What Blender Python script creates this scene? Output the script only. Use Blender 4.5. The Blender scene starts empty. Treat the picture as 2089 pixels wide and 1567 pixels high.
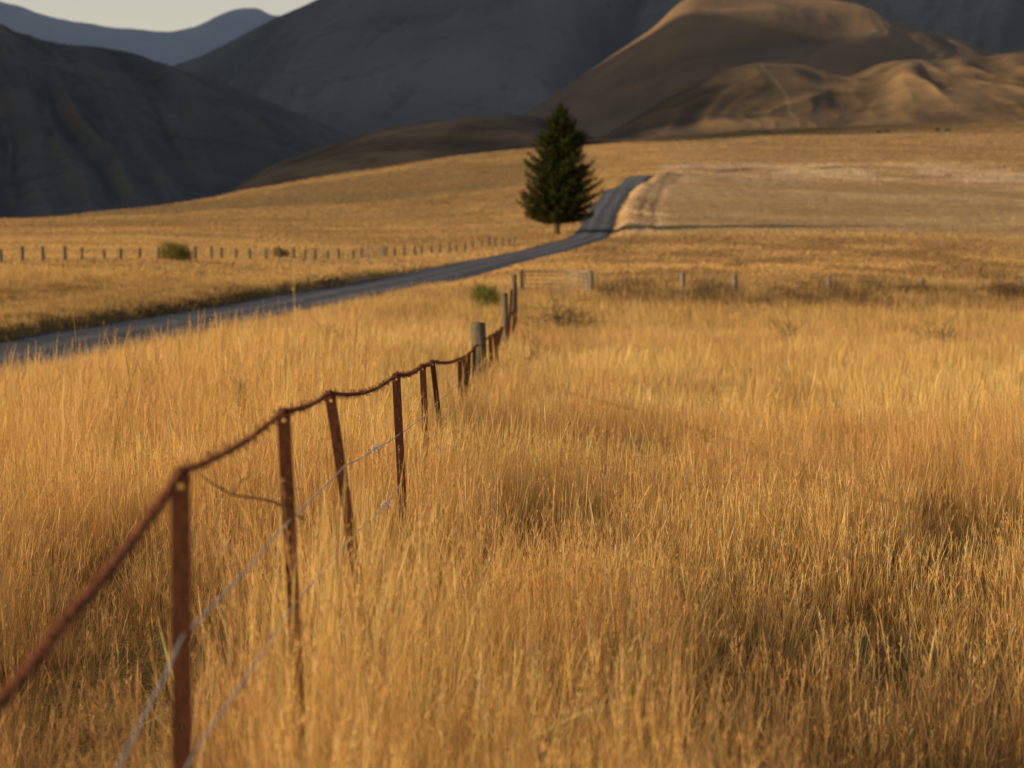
import bpy, bmesh, math, numpy as np
from mathutils import Vector, Matrix
R = np.random.default_rng(7)
sc = bpy.context.scene
col = sc.collection
EYE = 1.4
FP = 2089*70/36.0
PITCH = math.atan(223/FP)
cp, sp = math.cos(PITCH), math.sin(PITCH)

# ------------------------------------------------------------ camera
cam = bpy.data.cameras.new('camera'); co = bpy.data.objects.new('camera', cam); col.objects.link(co)
co.location = (0, 0, EYE); co.rotation_euler = (math.pi/2-PITCH, 0, 0)
cam.lens = 70; cam.sensor_width = 36; cam.clip_start = 0.05; cam.clip_end = 60000
cam.dof.use_dof = True; cam.dof.focus_distance = 9.0; cam.dof.aperture_fstop = 4.0
sc.camera = co
sc.view_settings.view_transform = 'Standard'

def slope(row):           # height over distance for a sight line
    dy = -(np.asarray(row, float)-783.5)/FP
    return (-sp+dy*cp)/(cp+dy*sp)
def P(px, row, Y):
    dy = -(row-783.5)/FP; k = cp+dy*sp
    return Vector(((px-1044.5)/FP/k*Y, Y, EYE+(-sp+dy*cp)/k*Y))
def U(px): return (np.asarray(px, float)-1044.5)/FP

# ------------------------------------------------------------ noise
_perm = R.random((256, 256))
def vnoise(x, y):
    x = np.asarray(x, float); y = np.asarray(y, float)
    xi = np.floor(x).astype(int); yi = np.floor(y).astype(int)
    fx = x-xi; fy = y-yi; fx = fx*fx*(3-2*fx); fy = fy*fy*(3-2*fy)
    a = _perm[xi & 255, yi & 255]; b = _perm[(xi+1) & 255, yi & 255]
    c = _perm[xi & 255, (yi+1) & 255]; d = _perm[(xi+1) & 255, (yi+1) & 255]
    return (a*(1-fx)+b*fx)*(1-fy)+(c*(1-fx)+d*fx)*fy
def fbm(x, y, o=4):
    s = 0; a = .5; n = 0
    for i in range(o):
        s = s+a*vnoise(x*2**i+17.3*i, y*2**i+5.1*i); n += a; a *= .5
    return s/n
def sstep(a, b, x):
    t = np.clip((x-a)/(b-a), 0, 1); return t*t*(3-2*t)

# ------------------------------------------------------------ terrain height
PX = [-600, 0, 300, 600, 900, 1100, 1250, 1400, 1700, 2089, 2700]
def ext(l): return [l[0]]+l+[l[-1]]
TAB = []
def rowH(Y, h): TAB.append((Y, ext(h)))
def rowR(Y, r): TAB.append((Y, [float(slope(q))*Y for q in ext(r)]))
rowH(1, [-1.38]*9); rowH(10, [-1.6, -1.47, -1.42, -1.42, -1.42, -1.42, -1.42, -1.42, -1.42])
rowH(25, [-2.05, -1.62, -1.45, -1.66, -1.72, -1.73, -1.74, -1.75, -1.75])
rowH(50, [-2.75, -2.25, -1.5, -1.6, -1.8, -1.82, -1.85, -1.85, -1.85])
rowH(80, [-1.65, -1.95, -1.7, -1.08, -1.45, -1.6, -1.62, -1.65, -1.7])
rowR(100, [597, 614, 626, 600, 602, 604, 606, 610, 612])
rowR(130, [545, 554, 580, 590, 572, 570, 572, 575, 578])
rowR(160, [519, 525, 549, 568, 548, 547, 548, 550, 552])
rowR(190, [506, 510, 527, 543, 526, 522, 525, 527, 530])
rowR(225, [491, 493, 509, 517, 507, 501, 502, 505, 508])
rowR(260, [480, 482, 496, 500, 492, 483, 483, 486, 490])
rowR(320, [463, 463, 467, 466, 460, 428, 440, 442, 450])
rowR(400, [453, 438, 422, 411, 398, 360, 366, 378, 392])
rowR(450, [458, 446, 433, 419, 388, 348, 348, 357, 370])
rowR(520, [460, 430, 394, 358, 345, 341, 337, 337, 342])
rowR(700, [475, 432, 370, 325, 312, 300, 296, 292, 290])
rowR(900, [495, 450, 385, 326, 308, 294, 286, 278, 273])
rowR(1200, [520, 480, 420, 360, 330, 296, 276, 252, 246])
rowR(2000, [545, 530, 520, 500, 480, 460, 440, 420, 420])
rowR(12000, [550]*9)
TY = np.log([t[0] for t in TAB]); TH = np.array([t[1] for t in TAB]); TU = U(PX)
gy = np.linspace(0, math.log(12000), 620); gu = np.linspace(TU[0], TU[-1], 260)
tmp = np.array([np.interp(gy, TY, TH[:, j]) for j in range(len(PX))])      # (px, gy)
G = np.array([np.interp(gu, TU, tmp[:, i]) for i in range(len(gy))])       # (gy, gu)
def blur(A, s, ax):
    k = np.arange(-3*s, 3*s+1); w = np.exp(-k*k/(2.0*s*s)); w /= w.sum()
    A = np.moveaxis(A, ax, 0); pad = np.concatenate([np.repeat(A[:1], 3*s, 0), A, np.repeat(A[-1:], 3*s, 0)])
    out = sum(w[i]*pad[i:i+len(A)] for i in range(len(k)))
    return np.moveaxis(out, 0, ax)
G = blur(blur(G, 4, 0), 9, 1)
def nat(x, y):
    x = np.asarray(x, float); y = np.asarray(y, float)
    yy = np.maximum(y, 1.0); u = np.clip(x/yy, gu[0], gu[-1])
    i = (np.log(np.minimum(yy, 11900))-gy[0])/(gy[1]-gy[0]); j = (u-gu[0])/(gu[1]-gu[0])
    i0 = np.clip(i.astype(int), 0, len(gy)-2); j0 = np.clip(j.astype(int), 0, len(gu)-2)
    a = i-i0; b = j-j0
    h = (G[i0, j0]*(1-a)+G[i0+1, j0]*a)*(1-b)+(G[i0, j0+1]*(1-a)+G[i0+1, j0+1]*a)*b
    far = sstep(60, 300, yy)
    h = h+(fbm(x/2.1, y/2.1, 2)-.5)*.16+(fbm(x/35+9, y/35, 3)-.5)*far*1.6*np.clip(yy/500, 0, 1.5)
    h = h+(fbm(x/90+3, y/17, 3)-.5)*3.4*sstep(240, 420, yy)
    return h+EYE
RY = [-30, 0, 55, 100, 150, 180, 205, 235, 262, 300, 330, 370, 400, 425, 450, 480, 520]
RX = [-20.3, -18.1, -14.1, -10.8, -7.2, -3.4, .6, 6.0, 10.4, 13.0, 14.9, 19.2, 24.6, 31.5, 43, 64, 99]
ry = np.linspace(-30, 520, 600); rx = blur(np.interp(ry, RY, RX)[:, None], 6, 0)[:, 0]
rz = blur(nat(rx, ry)[:, None], 6, 0)[:, 0]-.12
def roadX(y): return np.interp(y, ry, rx)
rslope = np.gradient(rx, ry)
def HW(y): return 3.35-.95*sstep(140, 290, y)
def roadD(x, y):          # distance from the centre line, scaled so the road edge lies at 2.75
    s = np.interp(y, ry, rslope)
    d = (x-roadX(y))/np.sqrt(1+s*s); e = HW(y)-2.75
    d = np.sign(d)*np.maximum(np.abs(d)-np.clip(e, 0, 1)*np.clip(np.abs(d), 0, 1), 0)
    return np.where(np.asarray(y) > 500, 99, d)
def T(x, y):
    h = nat(x, y); d = roadD(x, y); z = np.interp(y, ry, rz)
    on = 1-sstep(2.8, 4.4, np.abs(d))
    fade = 1-sstep(455, 500, y)
    h = h*(1-on*fade)+(z-.03)*on*fade
    bank = sstep(-2.8, -3.5, d)*(1-sstep(-5, -11, d))*sstep(15, 40, y)*(1-sstep(150, 200, y))
    bank2 = sstep(2.8, 4.0, d)*(1-sstep(5.0, 9, d))*sstep(265, 300, y)*(1-sstep(410, 440, y))
    rut = 0
    for dd in (6.3, 8.3): rut = rut-.14*np.exp(-((d-dd)/.5)**2)*sstep(270, 300, y)*(1-sstep(410, 440, y))
    return h+bank*.34+bank2*.6+rut
def T1(x, y): return float(T(np.array([x]), np.array([y]))[0])

def tint(x, y):
    x = np.asarray(x, float); y = np.asarray(y, float); u = x/np.maximum(y, 1)
    c = np.empty(x.shape+(3,)); c[:] = (.76, .475, .17)
    def mixc(m, k):
        c[:] = c*(1-m[..., None])+np.array(k)*m[..., None]
    w = (fbm(x/40, y/40, 3)-.5); w2 = fbm(x/25+77, y/90, 4)-.5
    mixc(sstep(130, 200, y), (.64, .405, .16))
    right = sstep(.068, .078, u+w*.01)
    mixc(right*sstep(255, 275, y+w*50)*(1-sstep(395, 410, y+w*30)), (.60, .415, .205))
    mow = .5+.5*np.sin((y+x*.12)/6.5+w*4); mixc(right*sstep(270, 290, y)*(1-sstep(385, 400, y))*mow*.28, (.74, .54, .30))
    mixc(right*sstep(392, 420, y+w*90)*(1-sstep(480, 560, y+w*120)), (.76, .55, .33))
    mixc(right*sstep(398, 440, y+w*90)*(1-sstep(480, 540, y+w*120))*sstep(.52, .62, fbm(x/18, y/30, 4))*.7, (.45, .28, .13))
    mixc(right*sstep(520, 580, y), (.54, .345, .165))
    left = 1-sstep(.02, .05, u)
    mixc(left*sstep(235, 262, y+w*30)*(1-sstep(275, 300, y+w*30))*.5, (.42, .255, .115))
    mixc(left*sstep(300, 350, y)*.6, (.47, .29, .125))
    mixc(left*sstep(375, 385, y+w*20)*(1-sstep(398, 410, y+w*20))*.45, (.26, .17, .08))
    mixc(left*sstep(440, 470, y)*(1-sstep(560, 620, y+w2*160)), (.34, .235, .11))  # shaded rear of the left field, its shade put into the tint
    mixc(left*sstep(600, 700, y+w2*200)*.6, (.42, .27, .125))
    mixc(sstep(850, 1000, y), (.36, .25, .12))
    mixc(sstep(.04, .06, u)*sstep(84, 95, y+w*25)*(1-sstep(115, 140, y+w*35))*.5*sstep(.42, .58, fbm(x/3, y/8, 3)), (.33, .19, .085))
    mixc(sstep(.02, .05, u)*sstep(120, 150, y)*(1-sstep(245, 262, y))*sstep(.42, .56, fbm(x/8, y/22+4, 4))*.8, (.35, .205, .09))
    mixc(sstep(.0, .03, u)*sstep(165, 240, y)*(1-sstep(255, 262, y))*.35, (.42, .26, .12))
    d = roadD(x, y)
    mixc(sstep(2.6, 3.2, d)*(1-sstep(9.5, 11, d))*sstep(255, 280, y)*(1-sstep(430, 450, y))*.85, (.78, .55, .31))
    for dd in (6.3, 8.3):
        mixc(np.exp(-((d-dd)/.35)**2)*sstep(180, 220, y)*(1-sstep(430, 450, y))*.45, (.38, .25, .13))
    n = fbm(x/9+3, y/14, 4); c *= (.80+.40*n)[..., None]
    n2 = fbm(x/70+31, y/15, 4)
    mixc(sstep(.46, .62, n2)*.42*sstep(20, 60, y), (.42, .25, .11))
    return np.clip(c, 0, 1)

# ------------------------------------------------------------ mesh helpers
def np_mesh(name, V, F):
    V = np.asarray(V, np.float32); F = np.asarray(F, np.int32); k = F.shape[1]
    me = bpy.data.meshes.new(name)
    me.vertices.add(len(V)); me.vertices.foreach_set('co', V.ravel())
    me.loops.add(F.size); me.loops.foreach_set('vertex_index', F.ravel())
    me.polygons.add(len(F)); me.polygons.foreach_set('loop_start', np.arange(0, F.size, k, dtype=np.int32))
    me.polygons.foreach_set('loop_total', np.full(len(F), k, np.int32))
    me.update(calc_edges=True)
    return me
def vcol(me, name, C):
    C = np.asarray(C, np.float32)
    if C.shape[1] == 3: C = np.concatenate([C, np.ones((len(C), 1), np.float32)], 1)
    a = me.attributes.new(name, 'FLOAT_COLOR', 'POINT'); a.data.foreach_set('color', C.ravel())
def smooth(me): me.polygons.foreach_set('use_smooth', np.ones(len(me.polygons), bool)); me.update()
def link(name, me, m=None, parent=None):
    o = bpy.data.objects.new(name, me); col.objects.link(o)
    if m and me: 
        if not me.materials: me.materials.append(m)
    if parent: o.parent = parent
    return o
def tag(o, label=None, cat=None, group=None, kind=None):
    if label: o['label'] = label
    if cat: o['category'] = cat
    if group: o['group'] = group
    if kind: o['kind'] = kind
    return o
def empty(name, loc, label, cat, group=None):
    o = bpy.data.objects.new(name, None); col.objects.link(o); o.location = loc; o.empty_display_size = .3
    return tag(o, label, cat, group)
def grid_faces(nr, nc):
    i = np.arange(nr-1)[:, None]*nc+np.arange(nc-1)[None, :]; i = i.ravel()
    return np.stack([i, i+1, i+nc+1, i+nc], 1)

# ------------------------------------------------------------ materials
def mat(name):
    m = bpy.data.materials.new(name); m.use_nodes = True; nt = m.node_tree; nt.nodes.clear()
    out = nt.nodes.new('ShaderNodeOutputMaterial'); return m, nt, out
def nd(nt, t, **k):
    n = nt.nodes.new(t)
    for a, b in k.items(): setattr(n, a, b)
    return n
def mixrgb(nt, a, b, f, mode='MIX'):
    n = nt.nodes.new('ShaderNodeMix'); n.data_type = 'RGBA'; n.blend_type = mode
    def s(sock, v):
        if isinstance(v, bpy.types.NodeSocket): nt.links.new(v, sock)
        elif isinstance(v, (int, float)): sock.default_value = v
        else: sock.default_value = (*v, 1)
    s(n.inputs[0], f); s(n.inputs[6], a); s(n.inputs[7], b); return n.outputs[2]
def rampf(nt, v, a, b, lo=0., hi=1.):
    n = nd(nt, 'ShaderNodeMapRange'); n.inputs[1].default_value = a; n.inputs[2].default_value = b
    n.inputs[3].default_value = lo; n.inputs[4].default_value = hi; nt.links.new(v, n.inputs[0]); return n.outputs[0]
def noise(nt, scale, detail=4, rough=.55, vec=None, sc3=None):
    n = nd(nt, 'ShaderNodeTexNoise'); n.inputs['Scale'].default_value = scale; n.inputs['Detail'].default_value = detail
    n.inputs['Roughness'].default_value = rough
    if vec is None: vec = nd(nt, 'ShaderNodeTexCoord').outputs['Object']
    if sc3:
        mp = nd(nt, 'ShaderNodeMapping'); mp.inputs['Scale'].default_value = sc3; nt.links.new(vec, mp.inputs[0]); vec = mp.outputs[0]
    nt.links.new(vec, n.inputs['Vector']); return n.outputs[0]
def plain(name, c1, c2, scale, rough=.85, bump=0., metallic=0., haze_emis=None, sc3=None, bd=.01, lo=.35, hi=.65, fine=None, rid=None):
    m, nt, out = mat(name)
    b = nd(nt, 'ShaderNodeBsdfPrincipled'); b.inputs['Roughness'].default_value = rough; b.inputs['Metallic'].default_value = metallic
    b.inputs['Specular IOR Level'].default_value = .25
    n = noise(nt, scale, 6, .6, sc3=sc3)
    c = mixrgb(nt, c1, c2, rampf(nt, n, lo, hi))
    if fine:                      # scattered dark scrub
        n2 = noise(nt, fine, 8, .7); c = mixrgb(nt, c, (.35, .38, .35), rampf(nt, n2, .52, .66, 0, .8), 'MULTIPLY')
    if rid:                       # gullies hold dark scrub, spurs are dry grass
        a = nd(nt, 'ShaderNodeAttribute', attribute_name='rid'); s = nd(nt, 'ShaderNodeSeparateColor'); nt.links.new(a.outputs['Color'], s.inputs[0])
        c = mixrgb(nt, c, mixrgb(nt, (rid[0], rid[0]*1.03, rid[0]*1.02), (rid[1], rid[1]*.97, rid[1]*.93), s.outputs[0]), 1.0, 'MULTIPLY')
        c = mixrgb(nt, c, (.42, .3, .17), s.outputs[1])
    nt.links.new(c, b.inputs['Base Color'])
    if bump:
        bp = nd(nt, 'ShaderNodeBump'); bp.inputs['Strength'].default_value = bump; bp.inputs['Distance'].default_value = bd
        nt.links.new(n, bp.inputs['Height']); nt.links.new(bp.outputs[0], b.inputs['Normal'])
    if haze_emis:  # even glow that imitates haze in front of distant slopes
        b.inputs['Emission Color'].default_value = (*haze_emis, 1); b.inputs['Emission Strength'].default_value = 1
    nt.links.new(b.outputs[0], out.inputs[0]); return m
def leafy(name, colsock_fn, trans=.35):
    m, nt, out = mat(name); c = colsock_fn(nt)
    d = nd(nt, 'ShaderNodeBsdfDiffuse'); t = nd(nt, 'ShaderNodeBsdfTranslucent'); mx = nd(nt, 'ShaderNodeMixShader'); mx.inputs[0].default_value = trans
    nt.links.new(c, d.inputs[0]); nt.links.new(c, t.inputs[0]); nt.links.new(d.outputs[0], mx.inputs[1]); nt.links.new(t.outputs[0], mx.inputs[2])
    nt.links.new(mx.outputs[0], out.inputs[0]); return m
def farcol(nt):
    a = nd(nt, 'ShaderNodeAttribute', attribute_name='tint'); return a.outputs['Color']
M = {}
M['fargrass'] = leafy('dry_pasture', farcol, .42)
def groundmat():
    m, nt, out = mat('field_soil'); b = nd(nt, 'ShaderNodeBsdfDiffuse')
    a = nd(nt, 'ShaderNodeAttribute', attribute_name='tint')
    n = noise(nt, .6, 8, .7); c = mixrgb(nt, a.outputs['Color'], (.6, .52, .48), rampf(nt, n, .4, .7), 'MULTIPLY')
    nt.links.new(c, b.inputs[0]); bp = nd(nt, 'ShaderNodeBump'); bp.inputs['Strength'].default_value = .8; bp.inputs['Distance'].default_value = .3
    nt.links.new(n, bp.inputs['Height']); nt.links.new(bp.outputs[0], b.inputs['Normal']); nt.links.new(b.outputs[0], out.inputs[0]); return m
M['ground'] = groundmat()
def roadmat():
    m, nt, out = mat('gravel'); b = nd(nt, 'ShaderNodeBsdfDiffuse')
    a = nd(nt, 'ShaderNodeAttribute', attribute_name='lane'); s = nd(nt, 'ShaderNodeSeparateColor'); nt.links.new(a.outputs['Color'], s.inputs[0])
    n = noise(nt, 1.2, 10, .8); c = mixrgb(nt, (.07, .078, .092), (.15, .156, .17), rampf(nt, n, .35, .65))
    c = mixrgb(nt, c, (.23, .23, .23), rampf(nt, s.outputs[0], 0, 1, 0, .6))
    n3 = noise(nt, .35, 6, .7); c = mixrgb(nt, c, (.65, .64, .62), rampf(nt, n3, .45, .65, 0, .8), 'MULTIPLY')
    nt.links.new(c, b.inputs[0])
    bp = nd(nt, 'ShaderNodeBump'); bp.inputs['Strength'].default_value = .8; bp.inputs['Distance'].default_value = .1
    nt.links.new(n, bp.inputs['Height']); nt.links.new(bp.outputs[0], b.inputs['Normal'])
    nt.links.new(b.outputs[0], out.inputs[0]); return m
M['road'] = roadmat()
M['rust'] = plain('rusted_steel', (.07, .023, .010), (.16, .053, .019), 70, .8, .3, .1, bd=.001)
M['rustw'] = plain('rusted_wire', (.11, .035, .014), (.22, .075, .027), 80, .8)
M['galv'] = plain('galvanised_wire', (.40, .38, .35), (.55, .52, .47), 90, .5, metallic=.2)
M['wood'] = plain('weathered_wood', (.07, .06, .035), (.2, .165, .105), 14, .9, .8, sc3=(4, 4, .5), bd=.01)
M['wood2'] = plain('grey_post_wood', (.06, .048, .036), (.15, .12, .085), 9, .9, .5, sc3=(4, 4, .5))
M['wood3'] = plain('sunlit_post_wood', (.14, .11, .075), (.28, .22, .15), 9, .9, .5, sc3=(4, 4, .5))
M['bark'] = plain('bark', (.05, .035, .022), (.12, .085, .055), 3, .95, .8, bd=.05)
M['twig'] = plain('dry_twig', (.07, .04, .02), (.15, .09, .05), 12, .9)
M['gatem'] = plain('grey_gate_steel', (.3, .29, .27), (.45, .43, .4), 5, .6, metallic=.3)
M['cow'] = plain('black_hide', (.012, .011, .01), (.03, .025, .02), 3, .8)

# ------------------------------------------------------------ ground sheet
s1 = np.concatenate([np.linspace(-1.3, -.42, 40)[:-1], np.linspace(-.42, .42, 460), np.linspace(.42, 1.3, 40)[1:]])
q = np.exp(np.linspace(math.log(22), math.log(40030), 820)); ys = q-30
Yg, Sg = np.meshgrid(ys, s1, indexing='ij'); Xg = Sg*(Yg+30)
Zg = T(Xg, Yg)
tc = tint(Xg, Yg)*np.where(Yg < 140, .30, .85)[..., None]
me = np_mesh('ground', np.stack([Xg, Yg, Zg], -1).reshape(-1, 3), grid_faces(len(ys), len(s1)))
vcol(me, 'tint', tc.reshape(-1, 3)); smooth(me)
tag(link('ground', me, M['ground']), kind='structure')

# ------------------------------------------------------------ gravel road
yy = np.linspace(-20, 500, 1600); w = np.linspace(-1, 1, 15)
sl = np.interp(yy, ry, rslope); nn = 1/np.sqrt(1+sl*sl); hwv = HW(yy)
W2 = w[None, :]*hwv[:, None]
Xr = roadX(yy)[:, None]+W2*nn[:, None]+(fbm(yy/1.2, yy*0, 4)-.5)[:, None]*(np.abs(w) > .9)[None, :]*1.3
Yr = yy[:, None]-W2*(sl*nn)[:, None]
zr = np.interp(yy, ry, rz)[:, None]+.05*(1-w**2)[None, :]+.035
lane = np.exp(-((np.abs(W2)-.95)/.4)**2)*(.6+.8*fbm(Xr/2, Yr/6, 3))
me = np_mesh('road', np.stack([Xr, Yr, zr], -1).reshape(-1, 3), grid_faces(1600, 15))
vcol(me, 'lane', np.repeat(lane.reshape(-1, 1), 3, 1)); smooth(me)
tag(link('road', me, M['road']), kind='structure')

# ------------------------------------------------------------ hills
def hill(name, sil, Yr, Yf, footrow, m, gul=.12, gs=40, seed=0, back=.5, n=(200, 560), pw=1.0, rough=9, obl=1.5, track=None, cr=.42, fr=.11):
    px = np.array([s[0] for s in sil], float); rw = np.array([s[1] for s in sil], float)
    us = np.linspace(U(px[0]), U(px[-1]), n[1]); pxs = us*FP+1044.5
    r = np.interp(pxs, px, rw); r = blur(r[:, None], max(1, n[1]//140), 0)[:, 0]
    r = r+(fbm(pxs/60+seed, pxs*0+seed, 4)-.5)*rough
    Hr = slope(r)*Yr; Hf = slope(footrow)*Yf-6
    t = np.concatenate([np.linspace(0, 1, n[0]), np.linspace(1, 1+back, n[0]//3)[1:]])
    Tt, Uu = np.meshgrid(t, us, indexing='ij')
    Yv = Yf+(Yr-Yf)*Tt
    prof = np.where(Tt <= 1, np.clip(Tt, 0, 1)**pw, 1-(Tt-1)*1.2)
    prof = np.where(Tt <= 1, .6*prof+.4*sstep(0, 1, Tt), prof)
    H = Hf+(Hr[None, :]-Hf)*prof
    big = fbm(Uu*gs*.3+seed, Tt*1.2+seed*2, 2)-.5
    wu = Uu*gs*.7+big*4+Tt*obl
    rid = fbm(wu+seed, Tt*1.3+seed, 2)
    wv = Uu*gs*1.7+big*6+Tt*obl*1.8+(fbm(Uu*gs, Tt*4+seed, 2)-.5)*1.2
    rid1 = 1-np.abs(2*vnoise(wv+seed*3, Tt*2.2+seed)-1)
    wx = Uu*gs*4.5+big*9+Tt*obl*3+(fbm(Uu*gs*2, Tt*8+seed, 2)-.5)*1.6
    rid2 = 1-np.abs(2*vnoise(wx+seed*5, Tt*5+seed)-1)
    env = np.sin(np.clip(Tt, 0, 1)*math.pi)**.7
    H = H+((rid-.5)*gul*1.7+(rid1-.5)*gul*cr+(rid2-.5)*gul*fr+(fbm(Uu*gs*9, Tt*26, 3)-.5)*gul*.08)*env*np.maximum(Hr[None, :]-Hf, 20)
    Xv = Uu*Yv
    me = np_mesh(name, np.stack([Xv, Yv, H+EYE], -1).reshape(-1, 3), grid_faces(len(t), n[1]))
    rr_ = np.clip((rid-.3)*1.0+(rid1-.5)*.6+(rid2-.5)*.3+.2, 0, 1)
    tr = np.zeros_like(Tt)
    if track:
        tp = np.interp(Tt, [q_[0] for q_ in track], [q_[1] for q_ in track])+4*np.sin(Tt*14); tr = np.exp(-((Uu*FP+1044.5-tp)/4)**2)*.34*sstep(track[0][0], track[0][0]+.1, Tt)*(Tt < track[-1][0])
    vcol(me, 'rid', np.stack([rr_, tr, tr*0], -1).reshape(-1, 3)); smooth(me)
    return tag(link(name, me, m), kind='structure')
M['far'] = plain('distant_range', (.10, .10, .12), (.17, .14, .14), .0006, .95, haze_emis=(.055, .066, .080))  # haze put into the bluish base colour and the glow
M['mid'] = plain('forested_slope', (.09, .08, .064), (.155, .128, .094), .0025, .95, .2, haze_emis=(.0160, .0192, .0228), bd=12, fine=.010, rid=(.42, 1.25))  # from here to the big hill a weaker glow imitates haze
M['lef'] = plain('scrubby_slope', (.075, .06, .042), (.14, .104, .067), .004, .95, .3, haze_emis=(.0065, .0082, .0098), bd=8, fine=.015, rid=(.38, 1.3))
M['big'] = plain('tussock_hill', (.17, .105, .052), (.25, .155, .075), .006, .95, .3, haze_emis=(.004, .0045, .005), bd=2, rid=(.65, 1.2))
M['foot'] = plain('brown_foothill', (.13, .08, .038), (.29, .18, .085), .012, .95, .3, bd=2, fine=.02, rid=(.45, 1.25))
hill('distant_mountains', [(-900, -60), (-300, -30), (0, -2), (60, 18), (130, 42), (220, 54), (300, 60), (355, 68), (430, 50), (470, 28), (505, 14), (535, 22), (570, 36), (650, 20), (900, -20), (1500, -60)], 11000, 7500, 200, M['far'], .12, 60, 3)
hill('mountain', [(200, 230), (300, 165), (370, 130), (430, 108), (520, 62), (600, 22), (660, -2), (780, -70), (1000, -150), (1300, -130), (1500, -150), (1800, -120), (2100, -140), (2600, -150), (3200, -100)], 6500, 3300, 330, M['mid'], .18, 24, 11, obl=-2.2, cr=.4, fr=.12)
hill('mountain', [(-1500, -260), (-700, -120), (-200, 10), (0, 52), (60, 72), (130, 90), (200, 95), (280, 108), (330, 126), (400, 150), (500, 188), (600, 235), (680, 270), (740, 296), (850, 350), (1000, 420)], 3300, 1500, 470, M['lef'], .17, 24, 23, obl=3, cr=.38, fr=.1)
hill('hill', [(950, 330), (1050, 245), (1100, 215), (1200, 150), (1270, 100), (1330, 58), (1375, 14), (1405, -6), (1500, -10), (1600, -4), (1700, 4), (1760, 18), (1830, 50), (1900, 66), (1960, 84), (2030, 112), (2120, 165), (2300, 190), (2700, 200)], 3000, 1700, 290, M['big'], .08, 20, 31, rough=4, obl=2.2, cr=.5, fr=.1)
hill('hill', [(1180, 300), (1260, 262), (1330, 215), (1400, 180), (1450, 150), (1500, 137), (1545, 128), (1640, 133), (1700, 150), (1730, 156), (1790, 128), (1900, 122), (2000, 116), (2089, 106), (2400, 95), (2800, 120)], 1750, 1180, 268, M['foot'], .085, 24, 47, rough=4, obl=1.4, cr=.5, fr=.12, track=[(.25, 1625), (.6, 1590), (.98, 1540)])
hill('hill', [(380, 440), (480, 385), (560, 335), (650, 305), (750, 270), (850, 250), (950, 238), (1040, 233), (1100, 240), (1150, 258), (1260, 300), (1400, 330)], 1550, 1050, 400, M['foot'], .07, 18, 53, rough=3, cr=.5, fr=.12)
# unseen blocker ridge added beyond the left edge, crest shaped to shade the hills
bx = np.linspace(-8500, -1900, 90); by = np.linspace(-500, 16000, 500)
BX, BY = np.meshgrid(bx, by, indexing='ij')
cr = -3000-np.maximum(BY-3500, 0)*.33
BH = np.exp(-((BX-cr)/800)**2)*np.interp(BY, [-380, -235, -60, 60, 200, 380, 600, 800, 1100, 1474, 1650, 1850, 2150, 2500, 4300, 16000], [0, 960, 1010, 990, 965, 1045, 1085, 1170, 1275, 1300, 1215, 1180, 1600, 2200, 2600, 2600])*(.985+.03*fbm(BX/500, BY/200, 4))
me = np_mesh('mountain', np.stack([BX, BY, BH+EYE-12], -1).reshape(-1, 3), grid_faces(90, 500)[:, ::-1]); smooth(me)
tag(link('mountain', me, M['big']), kind='structure')  # added shadow caster, stays out of view

# ------------------------------------------------------------ grass
def blades(bx, by, bz, h, lean, la, width, head, lv, rng):
    n = len(bx)
    if lv == 6: t = np.array([0, .35, .62, .78, .88, 1.0]); lw_ = np.array([1, 1, .85, .65, .45, .1]); hw_ = np.array([.8, .6, .5, 1.1, 1.6, .3])
    elif lv == 4: t = np.array([0, .55, .84, 1.0]); lw_ = np.array([1, .9, .55, .1]); hw_ = np.array([.9, .6, 1.9, .3])
    else: t = np.array([0, .6, 1.0]); lw_ = np.array([1, .8, .1]); hw_ = np.array([.8, 1.1, .3])
    k = len(t); ph = rng.random(n)*math.pi
    W = np.where(head[:, None] > .5, hw_[None], lw_[None])*width[:, None]*.5
    bend = lean[:, None]*t[None]**1.5*h[:, None]
    X = bx[:, None]+np.cos(la)[:, None]*bend; Y = by[:, None]+np.sin(la)[:, None]*bend
    Z = bz[:, None]+h[:, None]*t[None]*(1-.28*lean[:, None]*t[None]**2)
    dx = np.cos(ph)[:, None]*W; dy = np.sin(ph)[:, None]*W
    V = np.stack([np.stack([X-dx, Y-dy, Z], -1), np.stack([X+dx, Y+dy, Z], -1)], 2).reshape(-1, 3)
    base = (np.arange(n)*2*k)[:, None]+(np.arange(k-1)*2)[None]; base = base.ravel()
    F = np.stack([base, base+1, base+3, base+2], 1)
    return V, F, t
def florets(bx, by, bz, h, lean, la, m, ln, wd, rng):     # small side spikelets of a seed head
    n = len(bx); t = .74+.26*rng.random((n, m)); b_ = lean[:, None]*t**1.5*h[:, None]
    X = bx[:, None]+np.cos(la)[:, None]*b_; Y = by[:, None]+np.sin(la)[:, None]*b_; Z = bz[:, None]+h[:, None]*t*(1-.28*lean[:, None]*t**2)
    a = rng.random((n, m))*6.283; L = ln*(1.25-.9*(t-.74)/.26)*(.6+.8*rng.random((n, m)))*np.ones((n, m)); up = .75+.5*rng.random((n, m)); ou = .35+.3*rng.random((n, m))
    ex, ey, ez = X+np.cos(a)*ou*L, Y+np.sin(a)*ou*L, Z+up*L
    mx, my, mz = X+np.cos(a)*ou*L*.6, Y+np.sin(a)*ou*L*.6, Z+up*L*.55
    p = rng.random((n, m))*6.283; wx, wy = np.cos(p)*wd, np.sin(p)*wd
    V = np.stack([np.stack([X, Y, Z], -1), np.stack([mx+wx, my+wy, mz], -1), np.stack([ex, ey, ez], -1), np.stack([mx-wx, my-wy, mz], -1)], 2).reshape(-1, 3)
    return V, np.arange(len(V)).reshape(-1, 4)
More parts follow.
